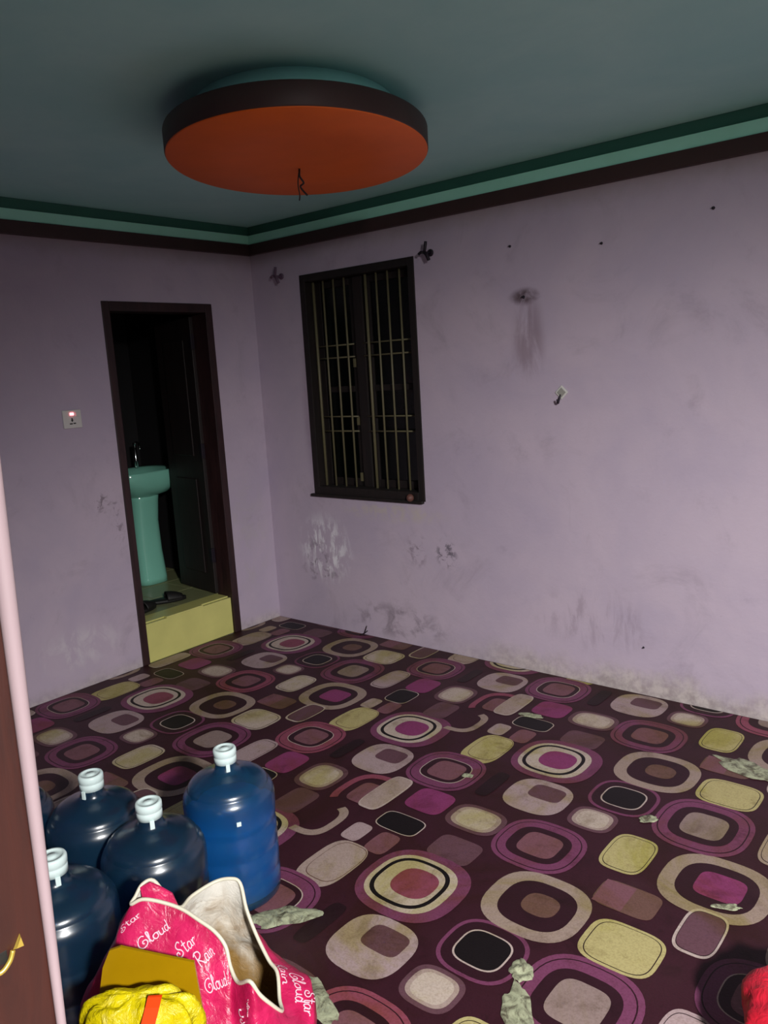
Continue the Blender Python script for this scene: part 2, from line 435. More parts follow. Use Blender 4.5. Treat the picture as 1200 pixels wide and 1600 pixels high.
nail(1.880, 1.853, 'rusty nail with a dark brown stain running down below it', 1.3)
nail(2.455, .23, 'tiny dark nail low on the wall above the carpet', .8)
hk = tag(empty('adhesive_hook', (2.068, 0, 1.404)), 'white diamond shaped adhesive wall hook', 'hook')
bm = bmesh.new(); add_box(bm, (-.024, -.006, -.024), (.024, 0, .024), .004)
o = bm_obj('base_plate', bm, M_WHITEP, hk); o.rotation_euler = (0, math.radians(45), 0)
bm = bmesh.new(); add_box(bm, (-.016, -.008, -.016), (.016, -.005, .016), .001)
o = bm_obj('inner_plate', bm, simple('grey_plastic', lin((150, 148, 142)), .4, .1, 40), hk); o.rotation_euler = (0, math.radians(45), 0)
tube('hook_arm', catmull([(-.004, -.006, -.01), (-.008, -.012, -.03), (-.008, -.024, -.048), (-.006, -.034, -.04), (-.006, -.036, -.03)], 4), .0045, M_IRON, hk, 8)

sw = tag(empty('switch_plate', (0, -1.291, 1.402)), 'grey white switch and socket plate with glowing red indicator light', 'switch')
box('plate', (0, -.05, -.046), (.010, .05, .046), M_WHITEP, sw, .004)
box('indicator', (.009, -.012, .020), (.014, .008, .032), M_LED, sw, .002)
box('rocker', (.009, .018, .012), (.015, .036, .036), M_WHITEP, sw, .002)
box('socket_hole', (.0085, -.006, -.013), (.0108, .000, .006), M_BLACK, sw, .0005)
box('socket_hole', (.0085, -.009, -.008), (.0108, .003, -.003), M_BLACK, sw, .0005)
box('socket_hole', (.0085, -.018, -.026), (.0108, -.002, -.020), M_BLACK, sw, .0005)
box('socket_hole', (.0085, .002, -.025), (.0108, .016, -.019), M_BLACK, sw, .0005)

# twig against the skirting
tw = tag(empty('twig', (.753, -.03, .001)), 'thin dark twig lying where carpet meets the wall', 'twig')
tube('stem', [(-.03, .0, .004), (0, .01, .012), (.02, .018, .03)], .003, M_IRON, tw, 6)
tube('branch', [(0, .01, .012), (.012, .012, .04), (.02, .014, .062)], .002, M_IRON, tw, 6)

# ------------------------------------------------------------------ near doorway where the photographer stands
jd = struct(empty('door_2', (0, 0, 0)), 'red brown wooden door frame at the left edge')
jb = box('jamb', (OX0-.02, YB, 0), (OX0, YF-.0025, 2.02), M_JAMB, jd, .001)
for v in jb.data.vertices: v.co.x += .038*(v.co.z-1.38)
ez = [0, .7, 1.0, 1.165, 1.28, 1.38, 1.5, 1.7, 2.02]
tube('painted_edge', [(OX0+.002+.038*(z-1.38), YF-.002, z) for z in ez], .001, M_PINK, jd, 14, False, [max(2.4, 4.6+8*(z-1.38)) for z in ez])

# ------------------------------------------------------------------ carpet with printed motifs
PAL = {'bg': (54, 21, 32), 'cream': (188, 172, 160), 'beige': (166, 146, 138), 'taupe': (142, 122, 118), 'lilac': (168, 146, 148),
       'yellow': (180, 168, 116), 'olive': (122, 110, 80), 'mauve': (120, 78, 88), 'dmauve': (98, 66, 76), 'rose': (136, 68, 88),
       'magenta': (132, 54, 102), 'purple': (116, 60, 92), 'brown': (106, 76, 68), 'black': (18, 12, 14), 'dark': (46, 17, 28),
       'white': (184, 166, 160), 'soft': (34, 13, 20), 'ring': (156, 136, 126)}
PALN = list(PAL)
def carpet_material():
    t = NT('printed_carpet'); p = t.pos()
    col = t.node('ShaderNodeVertexColor', layer_name='print').outputs[0]
    def stain(col, fac, tint):
        nd = t.node('ShaderNodeMix', data_type='RGBA', blend_type='MULTIPLY')
        t.l.new(fac, nd.inputs[0]); t.l.new(col, nd.inputs[6]); nd.inputs[7].default_value = (*tint, 1); return nd.outputs[2]
    col = stain(col, t.ramp(t.noise(p, 2.3, 7, .65, .8), .46, .66), (.78, .80, .42))
    col = stain(col, t.ramp(t.noise(p, 8, 6, .7, .5), .50, .74), (.62, .58, .52))
    col = stain(col, t.ramp(t.noise(p, 34, 5, .7, .4), .58, .72), (.72, .70, .66))
    col = stain(col, t.ramp(t.noise(p, 170, 2, .6), .35, .75), (.80, .78, .76))
    # worn, dusty traffic film
    col = t.mix(t.math('MULTIPLY', t.ramp(t.noise(p, 1.7, 6, .6, .3), .55, .8), .10), col, lin((120, 100, 88)))
    t.color(col); t.set(Roughness=.55)
    t.b.inputs['Specular IOR Level'].default_value = .3
    t.bump(t.noise(p, 220, 3), .25, .002)
    return t.m
M_CARPET = carpet_material()
cv = []; cf = []; cc = []
XMAX, YMIN = 5.0, YF+.005
def poly(pts, z, col):
    q = [(max(.006, min(XMAX, x)), max(YMIN, min(-.006, y))) for x, y in pts]
    xs = [a for a, b in q]; ys = [b for a, b in q]
    if max(xs)-min(xs) < .01 or max(ys)-min(ys) < .01: return
    i0 = len(cv); cv.extend((x, y, z) for x, y in q); cf.append(tuple(range(i0, i0+len(q)))); cc.append(PAL[col])
def sup(cx, cy, a, b, n, N=40, rot=0.0, t0=0, t1=2*math.pi):
    out = []
    for k in range(N):
        th = t0+(t1-t0)*k/(N if abs(t1-t0-2*math.pi) < 1e-6 else N-1); c, s = math.cos(th), math.sin(th)
        x = a*math.copysign(abs(c)**(2/n), c); y = b*math.copysign(abs(s)**(2/n), s)
        out.append((cx+x*math.cos(rot)-y*math.sin(rot), cy+x*math.sin(rot)+y*math.cos(rot)))
    return out
def arc(cx, cy, a, b, w, n, t0, t1, z, col):
    o = sup(cx, cy, a, b, n, 20, 0, t0, t1); i = sup(cx, cy, a-w, b-w, n, 20, 0, t0, t1)
    q = [(max(.006, x), max(YMIN, min(-.006, y))) for x, y in o+i[::-1]]
    if q[0][0] <= .0061 and q[10][0] <= .0061: return
    for k in range(19):
        poly([o[k], o[k+1], i[k+1], i[k]], z, col)
Z0 = .0; DZL = .0003
JIT = [0.0]
def L(k): return .0006+k*DZL+JIT[0]
def disc_(cx, cy, a, b, n, k, col): poly(sup(cx, cy, a, b, n), L(k), col)
def motif(kind, cx, cy, a, b, var, rnd):
    v = var
    if kind == 'A':
        disc_(cx, cy, a, b, 2.6, 1, 'purple' if v[0] != 'mauve' else 'dmauve'); disc_(cx-.008, cy, a*.80, b*.80, 2.7, 2, 'cream')
        disc_(cx-.012, cy, a*.68, b*.70, 2.7, 3, 'black'); disc_(cx-.012, cy, a*.60, b*.62, 2.7, 4, 'cream')
        disc_(cx+.004, cy+.004, a*.42, b*.42, 2.6, 5, v[0])
    elif kind == 'B':
        disc_(cx, cy, a, b, 2.7, 1, 'ring' if v[0] != 'mauve' else 'mauve'); disc_(cx+.004, cy, a*.72, b*.72, 2.7, 2, 'dark')
        s = .36 if v[0] == 'brown' else .44
        disc_(cx+.012, cy+.005, a*s, b*s*.95, 2.6 if v[0] == 'brown' else 4, 3, v[0])
    elif kind == 'C':
        disc_(cx, cy, a, b, 2.8, 1, v[0]); disc_(cx+a*.16, cy+b*.30, a*.55, b*.42, 4, 2, 'dmauve' if v[0] != 'taupe' else 'brown')
    elif kind == 'D':
        oc = v[0]
        disc_(cx, cy, a, b, 2.7, 1, oc)
        disc_(cx, cy, a*.90, b*.90, 2.7, 2, 'dark'); disc_(cx, cy, a*.875, b*.875, 2.7, 3, oc)
        if v[2]: disc_(cx, cy, a*.66, b*.62, 3, 4, 'white'); disc_(cx, cy, a*.635, b*.595, 3, 5, 'dark')
        else: disc_(cx, cy, a*.68, b*.66, 3, 5, 'dark')
        disc_(cx+.004, cy, a*.46, b*.46, 3.6, 6, v[1])
    elif kind == 'E':
        disc_(cx, cy, a, b, 2.8, 1, v[0]); disc_(cx, cy, a*.9, b*.9, 2.8, 2, 'dark')
        disc_(cx, cy, a*.64, b*.62, 3.2, 3, 'white'); disc_(cx, cy, a*.595, b*.575, 3.2, 4, 'black')
    elif kind == 'G':
        disc_(cx, cy, a, b, 3, 1, 'dmauve' if v[0] != 'yellow' else 'taupe'); disc_(cx, cy, a*.82, b*.80, 3, 2, 'beige' if v[0] != 'yellow' else 'yellow'); disc_(cx, cy, a*.66, b*.66, 3, 3, v[0])
    elif kind == 'f':
        disc_(cx, cy, a, b, 4, 1, v[0])
    elif kind == 's':
        disc_(cx, cy, a, b, 5, 1, v[0]); poly([(cx-a*.95, cy-b*.9), (cx+a*.05, cy-b*.95), (cx+a*.05, cy+b*.95), (cx-a*.95, cy+b*.9)], L(2), 'mauve')
    elif kind == 'l':
        disc_(cx, cy, a, b, 4.5, 1, v[0]); poly([(cx-a*.9, cy-b*.72), (cx+a*.9, cy-b*.72), (cx+a*.9, cy-b*.66), (cx-a*.9, cy-b*.66)], L(2), 'dark')
    elif kind == 'k':
        disc_(cx, cy, a, b, 4, 1, 'white' if v[0] == 'black' else 'soft'); disc_(cx, cy, a*.95, b*.94, 4, 2, v[0])
    elif kind == 'o':
        disc_(cx, cy, a, b, 3.6, 1, 'white' if v[0] in ('brown', 'dmauve') else v[0]); disc_(cx+a*.02, cy, a*.88, b*.90, 3.8, 2, 'soft'); disc_(cx+a*.02, cy, a*.855, b*.875, 3.8, 3, v[0])
    elif kind == 'O':
        disc_(cx, cy, a, b, 3.2, 1, v[0]); disc_(cx+a*.10, cy+b*.10, a*.84, b*.84, 3.4, 2, 'brown'); disc_(cx+a*.10, cy+b*.10, a*.815, b*.815, 3.4, 3, v[0])
TILE = [('A', 2.415, -.783, .168, .162, ['magenta']), ('A', 1.754, -.867, .168, .160, ['magenta']),
        ('C', 2.484, -1.058, .117, .114, ['lilac']), ('C', 1.824, -1.145, .114, .116, ['lilac']),
        ('G', 2.710, -1.088, .080, .071, ['cream']), ('E', 2.742, -.900, .117, .112, ['purple']),
        ('B', 2.768, -.655, .150, .142, ['brown']), ('D', 2.632, -1.322, .146, .137, ['purple', 'mauve', 0]),
        ('D', 3.026, -.924, .152, .160, ['purple', 'taupe', 0]), ('o', 3.037, -.677, .105, .092, ['yellow']),
        ('o', 2.887, -1.204, .073, .105, ['yellow']), ('s', 2.972, -1.416, .090, .063, ['brown']),
        ('l', 2.421, -1.498, .082, .066, ['dmauve']), ('G', 2.381, -1.310, .105, .080, ['cream']),
        ('f', 2.178, -1.302, .080, .075, ['magenta']), ('k', 2.178, -1.476, .088, .054, ['black']),
        ('f', 2.200, -.671, .043, .060, ['mauve']), ('f', 2.083, -.667, .039, .053, ['lilac']),
        ('O', 2.135, -.845, .081, .124, ['beige']), ('D', 2.096, -1.085, .146, .142, ['purple', 'mauve', 1]),
        ('k', 2.302, -1.073, .03, .095, ['soft']), ('l', 1.757, -1.573, .062, .082, ['dmauve']),
        ('G', 1.713, -1.390, .090, .100, ['cream']), ('f', 1.513, -1.384, .069, .082, ['magenta']),
        ('k', 1.503, -.612, .066, .076, ['black']), ('f', 1.536, -.749, .040, .062, ['mauve']),
        ('f', 1.429, -.752, .037, .053, ['beige']), ('O', 1.474, -.926, .079, .124, ['beige']),
        ('D', 1.433, -1.166, .143, .139, ['purple', 'mauve', 1]), ('k', 1.643, -1.159, .029, .094, ['soft']),
        ('o', 1.320, -1.404, .062, .120, ['lilac']), ('B', 1.207, -.784, .155, .150, ['magenta']), ('o', 1.236, -1.000, .058, .100, ['dmauve'])]
P1 = (1.951, -.435); P2 = (0, -.932)
for i in range(-2, 3):
    for j in range(-5, 6):
        ox = i*P1[0]+j*P2[0]; oy = i*P1[1]+j*P2[1]
        for (k, x, y, a, b, v) in TILE:
            X, Y = x+ox, y+oy
            if X < -a or X > XR+a or Y > b or Y < YF-b: continue
            rnd = random.random(); vv = list(v); JIT[0] = (JIT[0]+7.3e-6) % 2.4e-4
            if k == 'A' and rnd < .35: vv = ['rose']
            if k == 'B' and v[0] == 'magenta' and rnd < .3: vv = ['rose']
            if k in 'oO' and v[0] == 'beige' and rnd < .3: vv = ['yellow']
            if k == 'o' and v[0] == 'yellow' and X < 1.2: vv = ['cream']
            if k == 'D' and rnd < .2: vv = ['rose']+v[1:]
            motif(k, X, Y, a, b, vv, rnd)
        # the S-shaped overlapped figure
        hx, hy = 2.0+ox, -1.36+oy
        if -.2 < hx < XR+.2 and YF-.2 < hy < .2:
            arc(hx-.02, hy-.03, .15, .14, .028, 3, math.radians(75), math.radians(215), L(1), 'rose')
            disc_(hx-.05, hy-.03, .06, .07, 4, 2, 'mauve')
            disc_(hx+.006, hy+.015, .052, .125, 4, 3, 'white'); disc_(hx+.004, hy+.017, .047, .118, 4, 4, 'beige')
            arc(hx-.11, hy-.25, .11, .11, .03, 3, math.radians(-95), math.radians(70), L(1), 'ring')
# base sheet
nb = len(cv); cv.extend([(.0, YF, 0), (5.01, YF, 0), (5.01, 0, 0), (0, 0, 0)]); cf.append((nb, nb+1, nb+2, nb+3)); cc.append(PAL['bg'])
carpet = mesh_obj('carpet', cv, cf, M_CARPET)
ca = carpet.data.color_attributes.new('print', 'FLOAT_COLOR', 'CORNER')
for pl, col in zip(carpet.data.polygons, cc):
    c = (*lin(col), 1)
    for li in pl.loop_indices: ca.data[li].color = c
tag(carpet, 'worn maroon carpet printed with cream, purple and magenta rounded squares', 'carpet')
bpy.data.objects['floor'].location = (0, 0, 0)

# torn spots where pale backing shows
t = NT('pale_backing'); p = t.pos()
n1 = t.noise(p, 26, 7, .7, 1.0)
t.color(t.mix(t.ramp(n1, .32, .62), lin((74, 66, 52)), lin((168, 172, 142)))); t.set(Roughness=.6)
t.bump(t.noise(p, 60, 6, .7, 1.5), .45, .005); M_TORN = t.m
def torn(x, y, rx, ry, rot, seed, h=.012):
    rnd = random.Random(seed); V = []; F = []; N = 36; RN = 7
    rad = [1+.4*noise.noise(Vector((math.cos(2*math.pi*k/N)*1.7+seed, math.sin(2*math.pi*k/N)*1.7, seed*3.1)))+.07*rnd.uniform(-1, 1) for k in range(N)]
    V.append((0, 0, .004+h*.5))
    for r in range(1, RN+1):
        f = r/RN
        for k in range(N):
            a = 2*math.pi*k/N; lx, ly = rx*f*rad[k]*math.cos(a), ry*f*rad[k]*math.sin(a)
            z = .0034 + h*.5*max(0, (1-f**2))*(.5+.9*noise.noise(Vector((lx*40+seed, ly*40, seed)))) + (h*.08*rnd.random() if r == RN-1 else 0)
            if r == RN: z = .0028
            V.append((lx, ly, max(z, .0028)))
    for k in range(N):
        F.append((0, 1+k, 1+(k+1) % N))
        for r in range(RN-1):
            a = 1+r*N; F.append((a+k, a+N+k, a+N+(k+1) % N, a+(k+1) % N))
    o = mesh_obj('torn_patch', V, F, M_TORN, carpet, True); o.location = (x, y, 0); o.rotation_euler = (0, 0, rot)
    o['label'] = 'frayed torn spot showing pale backing'
torn(3.06, -.46, .16, .055, -.25, 1, .016); torn(2.865, -.985, .035, .022, .9, 2, .02); torn(2.135, -.475, .055, .022, .2, 3, .02)
torn(2.20, -2.045, .045, .10, -.7, 4, .02); torn(2.865, -1.84, .03, .04, .4, 5, .025); torn(2.93, -1.97, .035, .10, .6, 6, .012)
torn(2.50, -2.22, .09, .035, -.35, 7, .015); torn(2.19, -1.075, .022, .018, .2, 8, .012); torn(3.215, -1.29, .04, .014, .5, 9, .014)

# ------------------------------------------------------------------ water bottles
def bottle_mat(name, col, rough):
    t = NT(name); t.color(col); t.set(Roughness=rough, IOR=1.12)
    t.b.inputs['Transmission Weight'].default_value = .9
    t.b.inputs['Coat Weight'].default_value = 1; t.b.inputs['Coat Roughness'].default_value = .26; t.b.inputs['Coat IOR'].default_value = 1.6
    return t.m
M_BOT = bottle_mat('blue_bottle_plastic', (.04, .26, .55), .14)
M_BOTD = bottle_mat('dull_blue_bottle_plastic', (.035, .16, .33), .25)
t = NT('blue_water'); t.color((.03, .36, .72)); t.set(Roughness=.25, IOR=1.2); t.b.inputs['Transmission Weight'].default_value = .35; M_WATER = t.m
R_ = .135
PROF = [(.0, .012), (.09, .012), (.108, .0), (.122, .002), (.131, .012), (.134, .03), (.134, .075), (.1315, .083), (.1315, .092), (.135, .10), (.135, .150), (.1315, .158), (.1315, .168), (.135, .176),
        (.135, .226), (.1315, .234), (.1315, .244), (.135, .254), (.1365, .285), (.1365, .318), (.1345, .332), (.1285, .346), (.1215, .353), (.1195, .357), (.1185, .362), (.112, .371), (.100, .380), (.084, .387), (.064, .393), (.046, .399), (.037, .405), (.033, .412), (.030, .425), (.030, .450), (.0, .450)]
def bottle(x, y, rz, label, mat, water=None, sticker=False):
    e = tag(empty('water_bottle', (x, y, .003)), label, 'water bottle', 'blue refillable water bottles'); e.rotation_euler = (0, 0, rz)
    lathe('body', PROF, mat, e, 56)
    cap = lathe('cap', [(.0, .4505), (.0305, .4505), (.0325, .428), (.0335, .428), (.0335, .445), (.0325, .447), (.0325, .450), (.0345, .452), (.0345, .466), (.032, .471), (.026, .4715), (.025, .469), (.012, .469), (.011, .4715), (0, .4715)], M_CAP, e, 32)
    tab = empty('pull_tab'); bpy.data.objects.remove(tab)
    bm = bmesh.new(); add_box(bm, (.0325, -.006, .408), (.0365, .006, .432), .0015); bm_obj('pull_tab', bm, M_CAP, cap)
    if water:
        pr = [(0, .016)]+[(max(0, r-.006), z) for r, z in PROF if .012 < z < water]+[(.127, water), (0, water)]
        lathe('water', pr, M_WATER, e, 48)
    if sticker:
        bm = bmesh.new(); add_box(bm, (.1335, -.007, .288), (.1385, .006, .301), .001); bm_obj('sticker', bm, M_CAP, e)
    return e
def face(x, y): return math.atan2(CAM.y-y, CAM.x-x)
bottle(1.99, -2.047, face(1.99, -2.047)+.15, 'bright blue water bottle with water inside, furthest right of the bottles', M_BOT, .262, True)
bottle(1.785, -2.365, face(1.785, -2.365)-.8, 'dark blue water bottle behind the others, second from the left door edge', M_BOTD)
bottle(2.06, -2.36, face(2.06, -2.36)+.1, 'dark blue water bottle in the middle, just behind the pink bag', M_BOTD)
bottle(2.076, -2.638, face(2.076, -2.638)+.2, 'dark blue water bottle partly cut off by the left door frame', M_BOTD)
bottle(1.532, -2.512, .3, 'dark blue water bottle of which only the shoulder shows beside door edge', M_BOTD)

# ------------------------------------------------------------------ pink printed bag
FH = Vector((math.sin(YAW), math.cos(YAW), 0)); RH = Vector((FH.y, -FH.x, 0))
def loc(Lx, D, z): return Vector((CAM.x, CAM.y, 0)) + RH*Lx + FH*D + Vector((0, 0, z))
t = NT('pink_laminated_fabric'); p = t.pos()
t.color(t.mix(t.ramp(t.noise(p, 14, 5, .6, .6), .3, .7), lin((166, 16, 66)), lin((202, 34, 92)))); t.set(Roughness=.33)
t.bump(t.noise(p, 45, 4, .6, 1.0), .5, .006); M_BAG = t.m
t = NT('white_lining'); p = t.pos()
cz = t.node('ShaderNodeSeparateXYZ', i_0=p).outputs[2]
dirt_shade = t.ramp(t.math('ADD', t.noise(p, 9, 6, .6, .5), t.math('MULTIPLY', cz, -2.2)), -.36, .12)  # browner towards the bottom: dirt plus inside shade painted into the lining colour
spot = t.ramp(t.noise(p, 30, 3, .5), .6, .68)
c_ = t.mix(dirt_shade, lin((214, 210, 200)), lin((140, 108, 58)))
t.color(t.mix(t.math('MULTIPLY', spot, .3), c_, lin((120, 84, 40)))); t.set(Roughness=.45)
t.bump(t.noise(p, 28, 5, .6, 1.2), .5, .008); M_LIN = t.m
M_PIPE = simple('cream_piping', lin((206, 200, 180)), .5, .08, 40)
M_LET = simple('white_print', lin((226, 186, 200)), .45, .05, 60)
RIM = [(-.592, 1.55, .459), (-.567, 1.55, .469), (-.53, 1.55, .461), (-.485, 1.545, .445), (-.446, 1.53, .427), (-.411, 1.515, .409), (-.387, 1.5, .384), (-.376, 1.48, .351), (-.356, 1.45, .338), (-.325, 1.42, .364), (-.309, 1.42, .334), (-.291, 1.43, .302), (-.274, 1.46, .256), (-.284, 1.5, .251), (-.293, 1.55, .272), (-.315, 1.58, .28), (-.346, 1.62, .315), (-.369, 1.65, .359), (-.382, 1.67, .411), (-.405, 1.675, .421), (-.441, 1.67, .418), (-.484, 1.63, .414), (-.499, 1.585, .419), (-.524, 1.585, .444), (-.552, 1.59, .485), (-.574, 1.58, .484), (-.586, 1.565, .467)]
MID = [(-.70, 1.47, .26), (-.66, 1.44, .27), (-.60, 1.435, .27), (-.53, 1.43, .265), (-.47, 1.42, .26), (-.42, 1.41, .25), (-.385, 1.405, .24), (-.365, 1.40, .23), (-.345, 1.385, .22), (-.32, 1.37, .22), (-.285, 1.38, .21), (-.25, 1.41, .20), (-.222, 1.46, .20), (-.216, 1.51, .225), (-.224, 1.56, .235), (-.25, 1.60, .23), (-.30, 1.65, .22), (-.35, 1.68, .22), (-.39, 1.695, .23), (-.43, 1.70, .23), (-.48, 1.695, .23), (-.54, 1.68, .24), (-.59, 1.66, .24), (-.64, 1.635, .25), (-.68, 1.60, .26), (-.705, 1.56, .26), (-.71, 1.515, .26)]
BASE = [(-.70, 1.46), (-.66, 1.43), (-.60, 1.42), (-.53, 1.41), (-.47, 1.405), (-.42, 1.40), (-.385, 1.40), (-.365, 1.395), (-.345, 1.39), (-.31, 1.385), (-.27, 1.39), (-.235, 1.41), (-.215, 1.46), (-.21, 1.51), (-.22, 1.56), (-.25, 1.61), (-.30, 1.65), (-.35, 1.675), (-.39, 1.685), (-.43, 1.69), (-.48, 1.685), (-.54, 1.67), (-.59, 1.65), (-.64, 1.625), (-.68, 1.59), (-.70, 1.55), (-.71, 1.50)]
K = len(RIM); PER = 5; NU = K*PER; NV = 26
rimL = catmull(RIM, PER, True); midL = catmull(MID, PER, True); baseL = catmull([(a, b, .0) for a, b in BASE], PER, True)
def bag_local(u, v):            # u in [0,NU), v 0 rim .. 1 base
    i = int(math.floor(u)) % NU; f = u-math.floor(u); j = (i+1) % NU
    a = rimL[i].lerp(rimL[j], f); b = midL[i].lerp(midL[j], f); c = baseL[i].lerp(baseL[j], f)
    if v < .5:
        s = v/.5; s2 = s*s*(3-2*s)*.5+s*.5
        q = a.lerp(b, s2)
    else:
        q = b.lerp(c, (v-.5)/.5)
    w = min(1, v*6)*(1-max(0, v-.85)/.15 if v > .85 else 1)
    nz = noise.noise(q*13)*.010 + noise.noise(q*30+Vector((5, 2, 1)))*.006
    cen = Vector((-.46, 1.55, q.z)); d = (q-cen); d.z = 0
    if d.length > 1e-4: q = q + d.normalized()*nz*w
    return q
def bag_pt(u, v): q = bag_local(u, v); return loc(q.x, q.y, max(q.z, .004))
bag = tag(empty('printed_shopping_bag', loc(-.46, 1.55, .0)), 'open pink shopping bag with white script print, cream piping and white lining', 'bag')
BO = Vector(bag.location)
V = []; F = []
for r in range(NV+1):
    for k in range(NU): V.append(bag_pt(k, r/NV)-BO)
for r in range(NV):
    for k in range(NU): F.append((r*NU+k, r*NU+(k+1) % NU, (r+1)*NU+(k+1) % NU, (r+1)*NU+k))
F.append(tuple(NV*NU+k for k in range(NU)))
mesh_obj('outer_shell', V, F, M_BAG, bag, True)
V = []; F = []
NVI = 20
sg_ = 0
for k in range(0, NU, 3):
    q = bag_local(k, .6); d = q-Vector((-.46, 1.55, q.z)); sg_ += (bag_local(k+.5, .6)-bag_local(k-.5, .6)).cross(bag_local(k, .62)-bag_local(k, .58)).dot(d)
SGN = 1 if sg_ > 0 else -1
for r in range(NVI+1):
    for k in range(NU):
        v = r/NVI*.9
        q = bag_local(k, v)
        e1 = bag_local(k+.5, v)-bag_local(k-.5, v); e2 = bag_local(k, v+.02)-bag_local(k, max(0, v-.02))
        q = q - SGN*e1.cross(e2).normalized()*.0035*min(1, .25+v*8)
        V.append(loc(q.x, q.y, max(q.z, .006))-BO)
for r in range(NVI):
    for k in range(NU): F.append((r*NU+k, (r+1)*NU+k, (r+1)*NU+(k+1) % NU, r*NU+(k+1) % NU))
F.append(tuple(NVI*NU+k for k in range(NU))[::-1])
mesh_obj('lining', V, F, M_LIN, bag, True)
tube('piping', [bag_pt(k, 0)-BO for k in range(NU)], .0042, M_PIPE, bag, 8, True)
fl = [(-.577, 1.572, .482), (-.556, 1.574, .491), (-.535, 1.576, .478), (-.511, 1.578, .458), (-.495, 1.572, .415), (-.53, 1.560, .425), (-.567, 1.558, .440)]
V = [loc(*q)-BO for q in fl] + [loc(q[0], q[1]+.004, q[2])-BO for q in fl]; n7 = len(fl)
mesh_obj('folded_flap', V, [tuple(range(n7)), tuple(range(2*n7-1, n7-1, -1))]+[(i, (i+1) % n7, n7+(i+1) % n7, n7+i) for i in range(n7)], M_BAG, bag)
GL = {'C': ([[(.75, .85), (.6, 1.0), (.3, .95), (.08, .65), (.05, .3), (.25, .03), (.55, .05), (.75, .25), (.72, .5), (.5, .55), (.4, .4), (.5, .3)]], .85),
      'l': ([[(0, .1), (.2, .7), (.25, 1), (.12, 1), (.1, .3), (.2, .02), (.32, .1)]], .34),
      'o': ([[(.3, .5), (.08, .4), (.05, .15), (.22, .0), (.42, .12), (.4, .4), (.3, .5), (.5, .42)]], .52),
      'u': ([[(.05, .5), (.08, .1), (.25, .0), (.42, .15), (.45, .5), (.45, .1), (.58, .05)]], .6),
      'd': ([[(.42, .42), (.2, .5), (.05, .25), (.15, .0), (.35, .1), (.45, .4), (.52, 1.0), (.46, .3), (.5, .03), (.62, .08)]], .64),
      'S': ([[(.7, .85), (.5, 1), (.25, .85), (.3, .6), (.55, .4), (.6, .15), (.35, 0), (.08, .12), (.05, .35), (.25, .4), (.3, .2)]], .75),
      't': ([[(.2, .9), (.2, .1), (.32, .0), (.42, .08)], [(0, .6), (.42, .62)]], .44),
      'a': ([[(.42, .45), (.2, .5), (.05, .25), (.15, 0), (.35, .08), (.43, .45), (.42, .1), (.55, .03)]], .56),
      'r': ([[(.05, .5), (.1, .0)], [(.08, .3), (.25, .5), (.4, .45)]], .45),
      'R': ([[(.15, 0), (.2, 1.0)], [(0, .8), (.25, 1.0), (.6, .95), (.65, .7), (.4, .52), (.2, .5), (.45, .3), (.7, 0), (.85, .1)]], .86),
      'i': ([[(.1, .5), (.12, .05), (.25, .03)], [(.11, .68), (.15, .74)]], .28),
      'n': ([[(.05, .5), (.06, 0)], [(.06, .3), (.25, .5), (.4, .4), (.42, .05), (.55, .03)]], .56)}
def nearest_uv(Lx, z, front=True):
    best = None
    for k in range(0, NU):
        for r in range(0, NV):
            q = bag_local(k, r/NV)
            if front and q.y > 1.56: continue
            d = (q.x-Lx)**2+(q.z-z)**2
            if best is None or d < best[0]: best = (d, k, r/NV)
    return best[1], best[2]
def word(txt, Lx, z, size, rot, uv=None):
    u0_, v0_ = uv if uv else nearest_uv(Lx, z)
    p0 = bag_pt(u0_, v0_); du = (bag_pt(u0_+1, v0_)-bag_pt(u0_-1, v0_)).length/2; dv = (bag_pt(u0_, v0_+.02)-bag_pt(u0_, v0_-.0)).length/.02
    strokes = []; x = 0
    for ch in txt:
        gl, w = GL[ch]
        for s in gl: strokes.append([(x+a, b) for a, b in s])
        x += w
    tot = x; V = []; F = []
    for s in strokes:
        sm = catmull([(a, b, 0) for a, b in s], 5)
        for i, q in enumerate(sm):
            a = sm[max(0, i-1)]; b = sm[min(len(sm)-1, i+1)]; tn = (b-a); tn.z = 0; tn = tn.normalized() if tn.length > 1e-6 else Vector((1, 0, 0))
            nn = Vector((-tn.y, tn.x, 0))
            for sg in (-1, 1):
                w = q + nn*.048*sg
                lx, ly = (w.x-tot/2)*size, (w.y-.4)*size
                gx = lx*math.cos(rot)-ly*math.sin(rot); gy = lx*math.sin(rot)+ly*math.cos(rot)
                uu, vv = u0_+gx/du, min(.98, max(.01, v0_-gy/dv))
                P = bag_pt(uu, vv); e1 = bag_pt(uu+.3, vv)-bag_pt(uu-.3, vv); e2 = bag_pt(uu, min(1, vv+.012))-bag_pt(uu, max(0, vv-.008))
                nrm = e2.cross(e1).normalized()
                cdir = loc(-.46, 1.55, 0)-P; cdir.z = 0
                if nrm.dot(cdir) > 0: nrm = -nrm
                V.append(P+nrm*.0022-BO)
            if i > 0:
                m_ = len(V); F.append((m_-4, m_-3, m_-1, m_-2))
    o = mesh_obj('lettering', V, F, M_LET, bag); o['label'] = 'white handwritten style print'
word('Cloud', -.54, .405, 0.0255, .9); word('Star', -.475, .39, 0.0255, .9); word('Rain', -.425, .372, 0.0238, .9)
word('Star', -.595, .43, 0.0204, .9); word('Cloud', -.40, .33, 0.0238, .7); word('Star', -.335, .30, 0.0255, .8); word('Rain', -.62, .38, 0.0204, .8)
word('Cloud', -.285, .24, 0.0221, .6); word('Rain', -.31, .19, 0.0221, .6); word('Rain', -.37, .24, 0.0221, .7)
